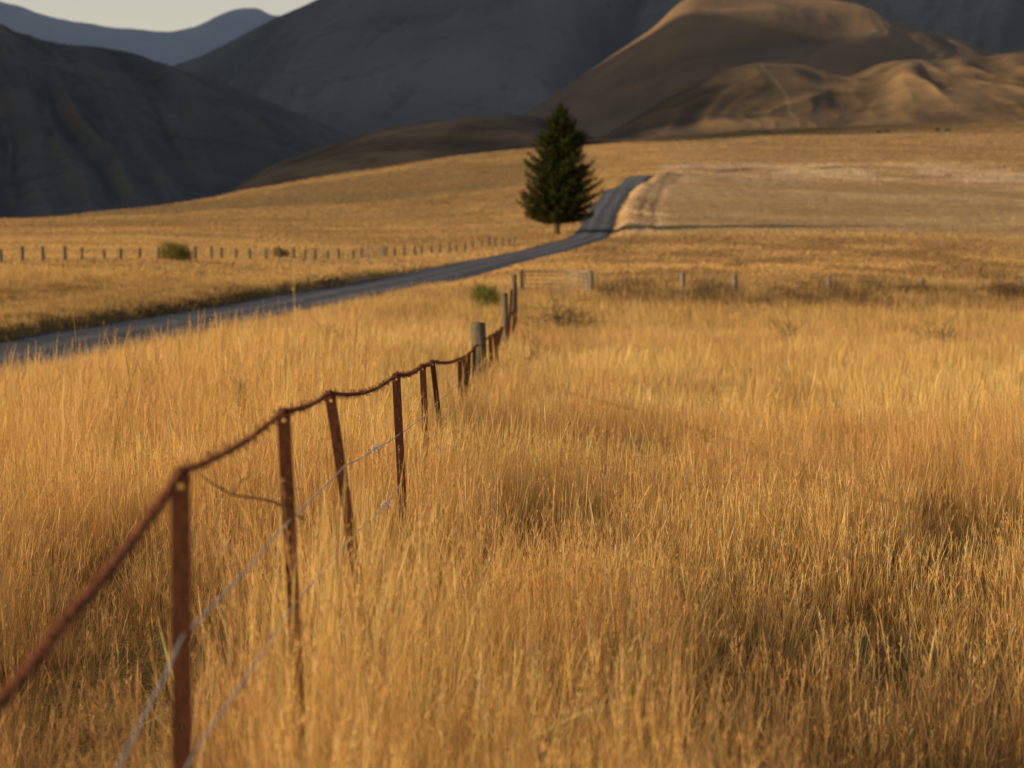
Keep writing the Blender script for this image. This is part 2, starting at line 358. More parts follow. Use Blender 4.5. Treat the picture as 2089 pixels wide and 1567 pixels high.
holes = [(1.45, 7.2, .78, .99), (.75, 14, .8, .8), (-1.25, 6.3, .8, .98), (1.15, 5.0, .45, .95), (2.6, 22, 1.0, .6), (.25, 6.2, .28, .75), (4.2, 30, 1.2, .6), (.9, 38, 1.2, .7), (-1.9, 9, .6, .6), (-.95, 4.7, .42, .93), (.8, 4.2, .3, .9), (2.4, 11, .5, .7), (.3, 9.5, .35, .7), (1.0, 4.3, .28, .9), (.5, 5.4, .3, .88), (1.3, 10.5, .35, .6), (-.1, 5.2, .2, .75), (2.0, 9, .4, .75), (-1.5, 7.6, .4, .85), (.85, 6.4, .3, .75), (-.2, 7.6, .25, .6)]
def grass(name, y0, y1, per, cn, hm, wd, lv, margin, label, headp=.3, spread=.055):
    area = margin*(y1*y1-y0*y0); nc = int(area*per/cn)
    Y = np.sqrt(R.random(nc)*(y1*y1-y0*y0)+y0*y0); X = (R.random(nc)*2-1)*margin*Y
    s = .46+1.08*fbm(X/.9, Y/1.3, 4)
    left = sstep(-.03, -.10, X/Y)*(1-sstep(35, 60, Y)); s = s*(1+.2*left)
    s = s*(1+.38*np.exp(-((X+.42)/.28)**2)*sstep(3.5, 4.0, Y)*(1-sstep(6, 8, Y)))
    keep = np.abs(roadD(X, Y)) > 2.9
    dn = sstep(.37, .5, fbm(X/.36+9, Y/.55, 3)); keep &= R.random(nc) < .08+.92*dn
    for hx, hy, hr, hd in holes:
        g = np.exp(-((X-hx)**2+((Y-hy)*.6)**2)/hr**2); s = s*(1-g*hd*.65); keep &= R.random(nc) > g*hd
    d = roadD(X, Y); s = s*np.where((d < 0) & (d > -14), .6, 1)*np.where((d > 2.8) & (d < 5) & (R.random(nc) < .5), .75, 1)
    s = s*(.72+.28*sstep(2.2, 4.5, Y))
    X, Y, s = X[keep], Y[keep], s[keep]; nc = len(X)
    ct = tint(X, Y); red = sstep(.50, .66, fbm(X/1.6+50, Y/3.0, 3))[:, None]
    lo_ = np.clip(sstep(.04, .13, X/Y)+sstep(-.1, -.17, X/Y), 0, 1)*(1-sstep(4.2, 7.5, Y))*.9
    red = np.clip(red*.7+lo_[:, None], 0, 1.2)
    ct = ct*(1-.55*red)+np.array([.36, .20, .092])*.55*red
    cs = spread*(.5+1.1*R.random(nc))*(1 if lv == 6 else 1.5 if lv == 4 else 2.5); crn = R.random(nc); cl = R.normal(.3, 1.6, nc); ca = np.abs(R.normal(.08, .09, nc))
    n = nc*cn; i = np.repeat(np.arange(nc), cn)
    r = np.abs(R.normal(0, 1, n))*cs[i]; a = R.random(n)*2*math.pi
    bx = X[i]+np.cos(a)*r; by = Y[i]+np.sin(a)*r
    head = (R.random(n) < headp).astype(float); low = R.random(n) < .4
    h = np.clip(R.normal(hm, hm*.22, n), .4*hm, 1.55*hm)*s[i]*np.where(head > .5, 1.25, .85)*np.where(low & (head < .5), .45+.35*R.random(n), 1)
    h = h*np.where((head > .5) & (R.random(n) < .05) & (Y[i] > 3.6), 1.22, 1)
    sp_ = np.where(head > .5, .10, .22)
    lx = np.cos(a)*np.abs(R.normal(sp_, sp_, n))+np.cos(cl)[i]*ca[i]; ly = np.sin(a)*np.abs(R.normal(sp_, sp_, n))+np.sin(cl)[i]*ca[i]
    bent = R.random(n) < .08; kf = np.where(bent, 3.2, 1); lean = np.clip(np.hypot(lx, ly)*kf, 0, .95); la = np.arctan2(ly, lx)
    wv = wd*(.45+1.0*R.random(n)**1.5)*(1 if lv > 3 else (by/80)**.7)
    bz = T(bx, by)-.03
    V, F, t = blades(bx, by, bz, h, lean, la, wv, head, lv, R)
    rnd = np.clip(crn[i]*.3+R.random(n)*.7, 0, 1)[:, None]
    c = ct[i]*(.72+.56*R.random(n)[:, None]); m1 = sstep(.68, .95, rnd)*.75; c = c*(1-m1)+np.array([.31, .16, .065])*m1
    m2 = (1-sstep(0, .42, rnd))*.8*(1-.5*np.clip(red[i], 0, 1)); c = c*(1-m2)+np.array([.98, .78, .41])*m2
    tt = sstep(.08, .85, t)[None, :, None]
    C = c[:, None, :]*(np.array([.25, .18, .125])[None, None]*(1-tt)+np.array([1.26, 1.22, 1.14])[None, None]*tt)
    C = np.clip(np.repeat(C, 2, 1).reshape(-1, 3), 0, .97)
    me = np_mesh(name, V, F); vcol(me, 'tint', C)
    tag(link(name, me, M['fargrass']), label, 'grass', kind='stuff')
    if lv == 6:
        k = np.nonzero((head > .5) & (R.random(n) < .5))[0]
        Vf, Ff = florets(bx[k], by[k], bz[k], h[k], lean[k], la[k], 6, .024, .0016, R)
        me2 = np_mesh('f', Vf, Ff); cf = np.repeat(np.clip(c[k]*np.array([1.05, .97, .88]), 0, .9), 24, 0)
        vcol(me2, 'tint', cf)
        tag(link('grass_seed_heads', me2, M['fargrass']), 'feathery seed heads of the '+('blurred grass nearest the camera' if y0 < 5 else 'sharp grass beside the middle posts'), 'grass', kind='stuff')
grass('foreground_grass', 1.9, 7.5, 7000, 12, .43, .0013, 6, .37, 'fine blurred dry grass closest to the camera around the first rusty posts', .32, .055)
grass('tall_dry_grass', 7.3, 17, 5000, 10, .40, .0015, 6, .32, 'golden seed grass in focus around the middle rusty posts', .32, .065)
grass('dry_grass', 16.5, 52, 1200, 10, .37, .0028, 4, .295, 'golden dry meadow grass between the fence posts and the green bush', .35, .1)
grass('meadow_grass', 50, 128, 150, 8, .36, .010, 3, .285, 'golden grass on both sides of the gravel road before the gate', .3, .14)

# tall seed stalks on the verge
cxn = 170; cy_ = 12+20*R.random(cxn)**.8; cu_ = -.30+.23*R.random(cxn); n = cxn*10; i = np.repeat(np.arange(cxn), 10)
yv = cy_[i]+R.normal(0, .25, n); xv = (cu_*cy_)[i]+R.normal(0, .28, n)
k = (roadD(xv, yv) > 2.6); yv = yv[k]; xv = xv[k]; i = i[k]; n = len(xv)
hh = np.clip(R.normal(.90, .17, n)*(.62+.55*R.random(cxn))[i], .4, 1.25); ln_ = np.abs(R.normal(.17, .16, n)); la_ = R.normal(.2, 1.3, n); bz_ = T(xv, yv)-.03
V, F, t = blades(xv, yv, bz_, hh, ln_, la_, .0022+.00010*yv+R.random(n)*.001, np.ones(n), 6, R)
vr = (.8+.4*R.random(n))[:, None]
tn = np.repeat(tint(xv, yv)*vr, 12, 0)*np.array([1, .96, .95])
Vf, Ff = florets(xv, yv, bz_, hh, ln_, la_, 14, .04, .0028, R)
me = np_mesh('seed_stalks', np.concatenate([V, Vf]), np.concatenate([F, Ff+len(V)]))
vcol(me, 'tint', np.concatenate([tn, np.repeat(tint(xv, yv)*vr*np.array([1, .95, .95]), 56, 0)])); tag(link('seed_stalks', me, M['fargrass']), 'tall feathery seed stalks rising above the grass beside the road', 'grass', kind='stuff')

# pasture tufts far away (upright clumps)
n = 470000
lr = R.random(n); yv = np.exp(math.log(122)+lr**.9*(math.log(1250)-math.log(122))); uv = (R.random(n)*2-1)*.33; xv = uv*yv
k = (np.abs(roadD(xv, yv)) > 2.8-.35*sstep(230, 290, yv)); xv = xv[k]; yv = yv[k]; n = len(xv)
smoothp = sstep(.068, .08, xv/yv)*sstep(262, 272, yv)*(1-sstep(395, 410, yv))
hh = (.08+.15*R.random(n))*(1-.5*smoothp)*(.6+.8*fbm(xv/6, yv/6, 3))*(1+yv/900)
ww = (.022+.00032*yv)*(.6+.8*R.random(n)); ph = R.random(n)*math.pi; z = T(xv, yv)-.02
dx = np.cos(ph)*ww; dy = np.sin(ph)*ww; tx = R.normal(0, .3, n)*hh+.1*hh; ty = R.normal(0, .3, n)*hh
V = np.stack([np.stack([xv-dx, yv-dy, z], 1), np.stack([xv+dx, yv+dy, z], 1), np.stack([xv+tx, yv+ty, z+hh], 1)], 1).reshape(-1, 3)
me = np_mesh('pasture', V, np.arange(3*n).reshape(-1, 3))
tn = tint(xv, yv)*(.92+.16*R.random(n))[:, None]; vcol(me, 'tint', np.repeat(tn, 3, 0))
tag(link('pasture_grass', me, M['fargrass']), 'short golden pasture grass on the slopes around the conifer', 'grass', kind='stuff')

# ------------------------------------------------------------ tubes
def tube(bm, pts, r, seg=6, cap=True):
    pts = [Vector(p) for p in pts]; rings = []; up = Vector((0, 0, 1))
    rr = r if hasattr(r, '__len__') else [r]*len(pts)
    for i, p in enumerate(pts):
        d = (pts[min(i+1, len(pts)-1)]-pts[max(i-1, 0)]).normalized()
        a = d.cross(up if abs(d.z) < .9 else Vector((1, 0, 0))).normalized(); b = d.cross(a)
        rings.append([bm.verts.new(p+(a*math.cos(2*math.pi*j/seg)+b*math.sin(2*math.pi*j/seg))*rr[i]) for j in range(seg)])
    for i in range(len(rings)-1):
        for j in range(seg):
            bm.faces.new((rings[i][j], rings[i][(j+1) % seg], rings[i+1][(j+1) % seg], rings[i+1][j]))
    if cap:
        bm.faces.new(rings[0]); bm.faces.new(rings[-1][::-1])
def fin(bm, name, m, parent=None, sm=True):
    me = bpy.data.meshes.new(name); bm.normal_update(); bm.to_mesh(me); bm.free()
    if sm: smooth(me)
    return link(name, me, m, parent)

# ------------------------------------------------------------ the near fence
fence = empty('wire_fence', (-.5, 3.02, T1(-.5, 3.02)), 'old rusty barbed wire fence of steel posts running away through the grass', 'fence')
fo = fence.location.copy()
def loc(p): return Vector(p)-fo
def steel_post(top, bot, w=.034, label=None, lod=0):
    top = Vector(top); bot = Vector(bot); L = (top-bot).length
    bm = bmesh.new(); hw = w/2
    zs = [L-.028, L-.2, L-.4, L-.62]; r = .005
    def ring(zc):
        o = [bm.verts.new((hw*a, 0, zc+b*.018)) for a, b in ((1, 0), (1, 1), (0, 1), (-1, 1), (-1, 0), (-1, -1), (0, -1), (1, -1))]
        i = [bm.verts.new((r*math.cos(k*math.pi/4), 0, zc+r*math.sin(k*math.pi/4))) for k in range(8)]
        for k in range(8): bm.faces.new((o[k], o[(k+1) % 8], i[(k+1) % 8], i[k]))
        return o
    prev = None
    for zc in zs:
        o = ring(zc)
        if prev: bm.faces.new((prev[5], prev[6], prev[7], o[1], o[2], o[3]))
        else:
            a = bm.verts.new((hw*.55, 0, L)); b = bm.verts.new((-hw*.55, 0, L)); bm.faces.new((o[3], o[2], o[1], a, b))
        prev = o
    a = bm.verts.new((hw, 0, 0)); b = bm.verts.new((-hw, 0, 0)); bm.faces.new((prev[5], prev[6], prev[7], a, b))
    g = bm.faces[:] ; ret = bmesh.ops.extrude_face_region(bm, geom=g)
    bmesh.ops.translate(bm, verts=[v for v in ret['geom'] if isinstance(v, bmesh.types.BMVert)], vec=(0, .005, 0))
    vs = [bm.verts.new(v) for v in ((-.003, .006, 0), (.003, .006, 0), (.003, .028, 0), (-.003, .028, 0), (-.003, .006, L-.06), (.003, .006, L-.06), (.003, .028, L-.06), (-.003, .028, L-.06))]
    for f in ((0, 1, 2, 3), (7, 6, 5, 4), (0, 4, 5, 1), (1, 5, 6, 2), (2, 6, 7, 3), (3, 7, 4, 0)): bm.faces.new([vs[k] for k in f])
    bmesh.ops.recalc_face_normals(bm, faces=bm.faces[:])
    o = fin(bm, 'steel_post', M['rust'], fence, False)
    d = (top-bot).normalized(); q_ = Vector((0, 0, 1)).rotation_difference(d)
    o.rotation_mode = 'QUATERNION'; o.rotation_quaternion = q_ @ Matrix.Rotation(.2+R.normal(0, .12), 4, 'Z').to_quaternion(); o.location = loc(bot)
    if label: o['label'] = label
    if lod < 2:
        bm = bmesh.new(); pts = []
        for k in range(30):
            a = k/29*2*math.pi*2.1
            pts.append((math.cos(a)*(hw+.0015), .006+math.sin(a)*.011, L-.014-.008*k/29))
        tube(bm, pts, .0011, 5); tie = fin(bm, 'wire_tie', M['rustw'], o)
    return o
posts = [((368, 955), (372, 1600), 3.02, None), ((578, 832), (606, 1375), 4.38, None), ((672, 797), (740, 1205), 5.5, 'rusty steel post leaning left at its top, third from the camera'),
         ((808, 761), (821, 1020), 8.6, None), ((862, 743), (871, 920), 11.2, None), ((882, 735), (902, 885), 12.8, 'rusty steel post leaning left beside an upright one'),
         ((938, 730), (941, 850), 18.2, None), ((947, 726), (954, 840), 19.6, None), ((957, 719), (954, 830), 21.5, None), ((968, 706), (966, 800), 23.5, None),
         ((1000, 683), (1003, 765), 28.5, None), ((1008, 679), (1018, 765), 29.8, 'thin rusty post leaning left just behind the thick wooden post'), ((1014, 675), (1012, 755), 31.5, None), ((1024, 667), (1010, 745), 33.5, 'thin rusty post leaning right behind the thick wooden post'),
         ((1033, 660), (1034, 730), 36.5, None), ((1044, 590), (1037, 690), 44, 'tall dark rusty post leaning right past the dark wooden post'), ((1053, 645), (1043, 690), 47, None), ((1052, 575), (1046, 660), 56, None)]
tops = [Vector((-.52, .9, EYE-.42))]
op = steel_post(Vector((-.52, .9, EYE-.42)), Vector((-.52, .9, T1(-.52, .9)-.1)))
for (tx_, tr), (bx_, br), Y, lb in posts:
    a = P(tx_, tr, Y); b = P(bx_, br, Y); g = T1(b.x, Y)-.12
    k = (a.z-g)/max(a.z-b.z, .05); b2 = a+(b-a)*min(k, 2.0); 
    if k > 2: b2.z = g
    steel_post(a, b2, .0295 if Y < 8 else .036 if Y < 15 else .06 if Y > 24 else .042, lb, 0 if Y < 15 else 2); 
    tops.append(a)
def wood_post(parent, top, r, label=None, m='wood', origin=fo, seg=14, e=.2):
    g = T1(top.x, top.y)-e; L = top.z-g; bm = bmesh.new(); rings = []
    zz = [0, L*.3, L*.6, L*.85, L-.03, L-.004]
    for i, z_ in enumerate(zz):
        rings.append([bm.verts.new(((r*(1-.05*z_/L)*(.93 if i == 5 else 1)*(1+.05*math.sin(j*2.3)))*math.cos(2*math.pi*j/seg)+.01*math.sin(i), (r*(1+.05*math.cos(j*1.7)))*(.93 if i == 5 else 1)*math.sin(2*math.pi*j/seg), z_)) for j in range(seg)])
    for i in range(len(rings)-1):
        for j in range(seg): bm.faces.new((rings[i][j], rings[i][(j+1) % seg], rings[i+1][(j+1) % seg], rings[i+1][j]))
    c = bm.verts.new((0, 0, L+.008))
    for j in range(seg): bm.faces.new((rings[-1][j], rings[-1][(j+1) % seg], c))
    o = fin(bm, 'wooden_post', M[m], parent); o.location = Vector((top.x, top.y, g))-origin
    if label: o['label'] = label
    return o
wood_post(fence, P(976, 658, 25), .1, 'thick weathered grey wooden post with moss tint')
wood_post(fence, P(1030, 598, 38), .062, 'slim dark green-grey wooden post leaning slightly')
wood_post(fence, P(1049, 560, 62), .09); 

def barbed(points, r, tr, step, barb, barbr=None, sag=.008):
    bm = bmesh.new(); path = []; barbr = barbr or r
    for a, b in zip(points[:-1], points[1:]):
        L = (b-a).length; n_ = max(3, int(L/step))
        for i in range(n_):
            t = i/n_; p = a.lerp(b, t); p.z -= sag*min(L, 3)*4*t*(1-t); path.append(p)
    path.append(points[-1]); path = [loc(p)+Vector((0, 0, -.006)) for p in path]
    for s in (0, math.pi):
        pts = []; acc = 0
        for i, p in enumerate(path):
            if i: acc += (p-path[i-1]).length
            a = acc*120+s; pts.append(p+Vector((math.cos(a)*tr, 0, math.sin(a)*tr)))
        tube(bm, pts, r, 5)
    acc = 0; nx = barb
    for i in range(1, len(path)):
        acc += (path[i]-path[i-1]).length
        if acc > nx:
            nx += barb; p = path[i]
            for k in range(4):
                a = R.random()*6.28; v = Vector((math.cos(a), R.normal(0, .35), math.sin(a))).normalized()
                tube(bm, [p-v*.003, p+v*.018], [barbr*.8, barbr*.25], 4)
            tube(bm, [p+Vector((math.cos(q_)*tr*1.7, (q_/12-.5)*.01, math.sin(q_)*tr*1.7)) for q_ in np.linspace(0, 12, 16)], barbr*.6, 4)
    return bm
wpts = [Vector((-.52, .9, EYE-.42)), P(0, 1420, 1.95), P(125, 1262, 2.25), P(255, 1112, 2.6)]+[t for t in tops[1:12]]+[tops[13], P(1030, 664, 38), P(1044, 640, 46), P(1051, 612, 58)]
bm = barbed(wpts[:5], .0044, .0044, .006, .04, .002)
fin(bm, 'barbed_wire', M['rustw'], fence)
bm = barbed(wpts[4:8], .0026, .003, .006, .05, .002, sag=.011)
fin(bm, 'barbed_wire', M['rustw'], fence)
bm = barbed(wpts[7:], .0032, .004, .012, .045)
fin(bm, 'barbed_wire', M['rustw'], fence)
def plainwire(pts, r, m, name='line_wire', seg=6):
    bm = bmesh.new(); path = []
    for a, b in zip(pts[:-1], pts[1:]):
        for i in range(14):
            t = i/14; p = a.lerp(b, t); p.z -= .004*4*t*(1-t); p.x += .0008*math.sin(t*9+a.y*3); path.append(loc(p))
    path.append(loc(pts[-1])); tube(bm, path, r, seg); return fin(bm, name, m, fence)
wA = [(120, 1790, 2.2), (240, 1567, 2.5), (372, 1300, 3.0), (590, 1062, 4.36), (703, 950, 5.5), (767, 915, 7.1), (816, 885, 8.6), (868, 846, 11.2), (893, 820, 12.8), (945, 775, 19), (970, 735, 25)]
wB = [(240, 1800, 2.5), (400, 1530, 3.05), (604, 1225, 4.38), (722, 1090, 5.55), (787, 1030, 7.2), (818, 985, 8.6), (868, 905, 11.2), (900, 872, 13), (945, 800, 19)]
for wl in (wA, wB): plainwire([P(*q_)+Vector((0, -.006, 0)) for q_ in wl], .0020, M['galv'])
for px_, rw_, Y in ((767, 915, 7.1), (787, 1030, 7.2)):
    c = loc(P(px_, rw_, Y)); bm = bmesh.new()
    for off in (-.007, .007):
        tube(bm, [c+Vector((math.cos(a)*.015, off, math.sin(a)*.012)) for a in np.linspace(0, 6.283, 20)], .0026, 6, False)
    tube(bm, [c+Vector((0, -.012, 0)), c+Vector((0, .012, 0))], .005, 8)
    tube(bm, [c+Vector((-.028, 0, -.006)), c+Vector((.028, 0, .006))], .002, 6)
    fin(bm, 'wire_strainer', M['galv'], fence)

# ------------------------------------------------------------ far fences and gates
def line_fence(name, pts, hts, r, label, m='wood2', wires=(.25, .55, .85), wr=.007):
    o0 = Vector((pts[0][0], pts[0][1], T1(*pts[0])))
    f = empty(name, o0, label, 'fence')
    for (x, y), h in zip(pts, hts):
        t = Vector((x, y, T1(x, y)+h)); wood_post(f, t, r*(.85+.3*R.random()), m=m, origin=o0, seg=8, e=.15)
    for wv in wires:
        bm = bmesh.new(); tube(bm, [Vector((x, y, T1(x, y)+h*wv))-o0 for (x, y), h in zip(pts, hts)], wr, 4)
        fin(bm, 'line_wire', M['galv'], f)
    return f
pts = []; yv_ = 134.0
while yv_ < 246:
    x = -35.6+(yv_-140)*.342
    if not (200 < yv_ < 205.5): pts.append((x+R.normal(0, .08), yv_))
    yv_ += 2.6+R.normal(0, .25)
line_fence('post_fence', pts, [1.0+R.normal(0, .1) for _ in pts], .12, 'long line of short wooden posts crossing the left field behind the road')
line_fence('post_fence', [(3.95, 100), (float(U(1392))*101, 101), (float(U(1498))*103, 103), (float(U(1690))*106, 106), (float(U(1880))*109, 109), (float(U(2080))*112, 112), (float(U(2300))*115, 115)], [1.25, 1.2, 1.15, .95, .8, .8, .8], .13, 'low wooden post fence along dark scrub on the right side', m='wood3')
def gate(x0, y0, x1, y1, h, label, nr=5):
    o0 = Vector((x0, y0, T1(x0, y0))); g = empty('field_gate', o0, label, 'gate')
    A_ = Vector((x0, y0, T1(x0, y0)+.15)); B_ = Vector((x1, y1, T1(x1, y1)+.15)); up = Vector((0, 0, h-.15))
    bm = bmesh.new(); 
    tube(bm, [A_-o0, A_+up-o0], .03, 6); tube(bm, [B_-o0, B_+up-o0], .03, 6); tube(bm, [A_+up-o0, B_+up-o0], .035, 6); tube(bm, [A_-o0, B_-o0], .03, 6)
    tube(bm, [A_-o0, B_+up-o0], .02, 6)
    fin(bm, 'gate_frame', M['gatem'], g)
    for k in range(1, nr):
        bm = bmesh.new(); v = up*k/nr; tube(bm, [A_+v-o0, B_+v-o0], .018, 5); fin(bm, 'rail', M['gatem'], g)
    for q_ in (A_, B_):
        wood_post(g, Vector((q_.x+(-.16 if q_ is A_ else .16), q_.y, T1(q_.x, q_.y)+h+.08)), .09, m='wood2', origin=o0, seg=8)
gate(.62, 99, 3.75, 100, 1.2, 'grey barred metal gate at the far end of the rusty fence')
gate(-35.6+60.3*.342, 200.3, -35.6+65*.342, 205, 1.1, 'small pale gate in the left wooden post fence, before the conifer')

# ------------------------------------------------------------ conifer
TYv = min(np.linspace(255, 300, 181), key=lambda Y: abs((T1(float(U(1136))*Y, Y)-EYE)/Y-float(slope(477))))
tbx = float(U(1136))*TYv; tz = T1(tbx, TYv); tree = empty('conifer_tree', (tbx, TYv, tz), 'lone dark green conifer standing beside the gravel road', 'tree')
HT = P(1150, 214, TYv).z-tz; KS = TYv/292*.94
bm = bmesh.new(); tube(bm, [(0.9*(k/12)**1.5*.6, 0, -.3+(HT-.4)*k/12) for k in range(13)], [.42*(1-k/12.5)+.02 for k in range(13)], 10)
cV = []; cC = []
et = [0, .09, .13, .2, .3, .4, .5, .6, .7, .8, .9, .97, 1.0]; er = [2.4, 4.0, 5.4, 5.9, 5.6, 5.2, 4.8, 4.0, 3.4, 2.5, 1.4, .45, .08]
rt = np.random.default_rng(21)
z_ = 2.15; kk = 0
while z_ < HT-.1:
    t = z_/HT; nb = int(7+6*(1-t)) if t < .95 else 4; a0 = rt.random()*6.28; lay = .9+.2*rt.random()
    for b in range(nb):
        a = a0+b*6.283/nb+rt.normal(0, .2); L = KS*lay*np.interp(t, et, er)*float(np.clip(rt.normal(.92, .14), .5, 1.15))*(1+.08*math.cos(a*1+.4))*(.82+.36*float(fbm(np.array([a*1.4]), np.array([z_*.5]), 2)[0]))
        if rt.random() < .06: L *= .65
        dirv = np.array([math.cos(a), math.sin(a)]); zz0 = z_+rt.normal(0, .17); rise = .5*t-.02
        ox = .54*(z_/HT)**1.5
        npnt = max(3, int(L/.24)); P3 = []
        for i in range(npnt+1):
            s = i/npnt; r_ = L*s; P3.append((ox+dirv[0]*r_, dirv[1]*r_, zz0+r_*rise*.9-.11*L*math.sin(s*math.pi*.9)+.11*L*s**3))
        tube(bm, P3[::max(1, npnt//4)], .045*(1-t)+.018, 4, False)
        for i, p in enumerate(P3):
            s = i/npnt
            if s < .22: continue
            wdt = (.3+.8*math.sin(min(1, (1-s)*1.3+.12)*math.pi*.5))*min(1, L/3)
            for m_ in range(13):
                side = rt.choice([-1, 1]); an = a+side*(.4+.9*rt.random()); ln = (.17+.27*rt.random())*(.45+.55*min(1, L/3)); off = rt.normal(0, wdt*.38)
                bp = np.array([p[0]-dirv[1]*off, p[1]+dirv[0]*off, p[2]+rt.normal(0, .15)-.07*abs(off)])
                dv = np.array([math.cos(an)*ln, math.sin(an)*ln, ln*(rt.normal(-.1, .45)+.3*t)])
                wv = np.cross(dv, rt.normal(0, 1, 3)); wv = wv/np.linalg.norm(wv)*(.055+.045*rt.random())
                cV += [bp-wv*.6, bp+wv*.6, bp+dv*.6+wv, bp+dv*.6-wv]
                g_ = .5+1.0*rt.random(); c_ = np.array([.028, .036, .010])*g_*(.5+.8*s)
                if rt.random() < .2*s: c_ = np.array([.09, .08, .02])
                cC += [c_]*4
    z_ += .39*(1.05-.38*t); kk += 1
fin(bm, 'trunk', M['bark'], tree)
cV = np.array(cV); me = np_mesh('crown', cV, np.arange(len(cV)).reshape(-1, 4)); vcol(me, 'tint', np.array(cC))
M['needles'] = leafy('needles', farcol, .15)
link('crown', me, M['needles'], tree)

# ------------------------------------------------------------ bushes
def twig_bush(bm, W, H, n, r, rng, seg=3):
    for i in range(n):
        a = rng.random()*6.28; e = .15+1.2*rng.random(); L = .5+.5*rng.random(); p = np.array([rng.normal(0, W*.12), rng.normal(0, W*.12), 0.]); pts = [p.copy()]
        d = np.array([math.cos(a)*math.cos(e)*W*.5, math.sin(a)*math.cos(e)*W*.5, math.sin(e)*H])*L/5
        for k in range(5):
            d = d+rng.normal(0, .18, 3)*np.linalg.norm(d); p = p+d; p[2] = max(p[2], .02); pts.append(p.copy())
        tube(bm, pts, [r*(1-.16*k) for k in range(6)], seg, False)
        for k in (2, 3, 4):
            q_ = pts[k]; v = rng.normal(0, 1, 3)*np.array([W, W, H])*.09; v[2] = abs(v[2]); tube(bm, [q_, q_+v, q_+v*1.6+rng.normal(0, .02, 3)], [r*.6, r*.45, r*.2], 3, False)
def dead_bush(px_, row_, Y, W, H, label, n=60, r=.008):
    x = float(U(px_))*Y; o = empty('dead_bush', (x, Y, T1(x, Y)), label, 'bush'); bm = bmesh.new(); twig_bush(bm, W, H, n, r, R); fin(bm, 'branches', M['twig'], o); return o
dead_bush(1150, 650, 52, 1.9, 1.1, 'bare brown twiggy bush in the grass right of the fence', 160, .013)
dead_bush(1918, 690, 44, .95, .95, 'small bare dark bush in the meadow near the right edge', 110, .011)
dead_bush(1328, 785, 24, .3, .66, 'sparse thin dead weed in the middle of the meadow', 16, .004)
dead_bush(1610, 690, 48, .6, .92, 'dark spindly dead weed clump in the right meadow', 80, .011)
dead_bush(1078, 715, 32, .9, .8, 'thin bare branch spreading right of the fence posts', 20, .008)
dead_bush(2055, 610, 96, 2.2, 1.3, 'dark twiggy bush by the low fence at the right edge', 90, .02)
M['bush'] = leafy('green_bush', farcol, .3)
def green_bush(px_, Y, W, H, label, n=1500, c=(.07, .09, .02), lw=.012, lh=.2, lift=0):
    x = float(U(px_))*Y; o = empty('green_bush', (x, Y, T1(x, Y)+lift), label, 'bush')
    bm = bmesh.new(); twig_bush(bm, W*.7, H*.8, 14, lw*.8, R); fin(bm, 'branches', M['twig'], o)
    a = R.random(n)*6.283; rr = R.random(n)**.5; e = R.random(n)
    lump = .5+1.0*fbm(np.cos(a)*2+5, np.sin(a)*2+e*3, 3)
    zc = H*.8*e**.8*lump; rad = W*.5*np.sqrt(np.clip(1-(e*.9)**2, .05, 1))*rr*lump
    bx_, by_ = np.cos(a)*rad, np.sin(a)*rad; L = lh*(.4+1.2*R.random(n)); dx_ = np.cos(a)*.45+R.normal(0, .35, n); dy_ = np.sin(a)*.45+R.normal(0, .35, n)
    ph_ = R.random(n)*3.14; wx, wy = np.cos(ph_)*lw, np.sin(ph_)*lw
    V = np.stack([np.stack([bx_-wx, by_-wy, zc], 1), np.stack([bx_+wx, by_+wy, zc], 1), np.stack([bx_+dx_*L, by_+dy_*L, zc+L*.8], 1)], 1).reshape(-1, 3)
    me = np_mesh('foliage', V, np.arange(3*n).reshape(-1, 3)); vcol(me, 'tint', np.repeat(np.array(c)*(.5+R.random(n))[:, None], 3, 0)); link('foliage', me, M['bush'], o)
green_bush(362, 158, 2.6, 1.35, 'rounded olive green bush at the left wooden post fence', 2200, (.20, .17, .045), .02, .42)
green_bush(992, 74, 1.1, .95, 'small bright green bush left of the rusty fence', 1300, (.14, .17, .03), .008, .36)
green_bush(495, 15, .24, .72, 'thin green weed sprouting through grass on the verge', 320, (.16, .17, .05), .003, .11)
green_bush(680, 34, .7, .66, 'low pale green weed patch in the grass by the road', 700, (.18, .19, .06), .006, .18)
green_bush(575, 190, 1.6, .8, 'low reddish brown bush beyond the left post fence', 500, (.2, .11, .04), .03, .3)
# low scrub belt right
n = 60000; xs_ = 4+R.random(n)*32; ysb = 92+R.normal(0, 1, n)*11+xs_*.5+6
m1 = fbm(xs_/1.5, ysb/3.2, 4) > .57; xs_ = xs_[m1]; ysb = ysb[m1]; n = len(xs_)
h_ = (.25+.55*R.random(n))*(.3+1.3*fbm(xs_/.9, ysb/1.6, 2)); ph_ = R.random(n)*3.14; w_ = .018; z = T(xs_, ysb); lx = R.normal(0, .35, n)
V = np.stack([np.stack([xs_-np.cos(ph_)*w_, ysb-np.sin(ph_)*w_, z], 1), np.stack([xs_+np.cos(ph_)*w_, ysb+np.sin(ph_)*w_, z], 1), np.stack([xs_+lx, ysb+R.normal(0, .3, n), z+h_], 1)], 1).reshape(-1, 3)
me = np_mesh('low_scrub', V, np.arange(3*n).reshape(-1, 3)); vcol(me, 'tint', np.repeat(np.array([.13, .085, .042])*(.5+R.random(n))[:, None], 3, 0))
tag(link('low_scrub', me, M['bush']), 'belt of low dark brown scrub along the right hand fence', 'scrub', kind='stuff')
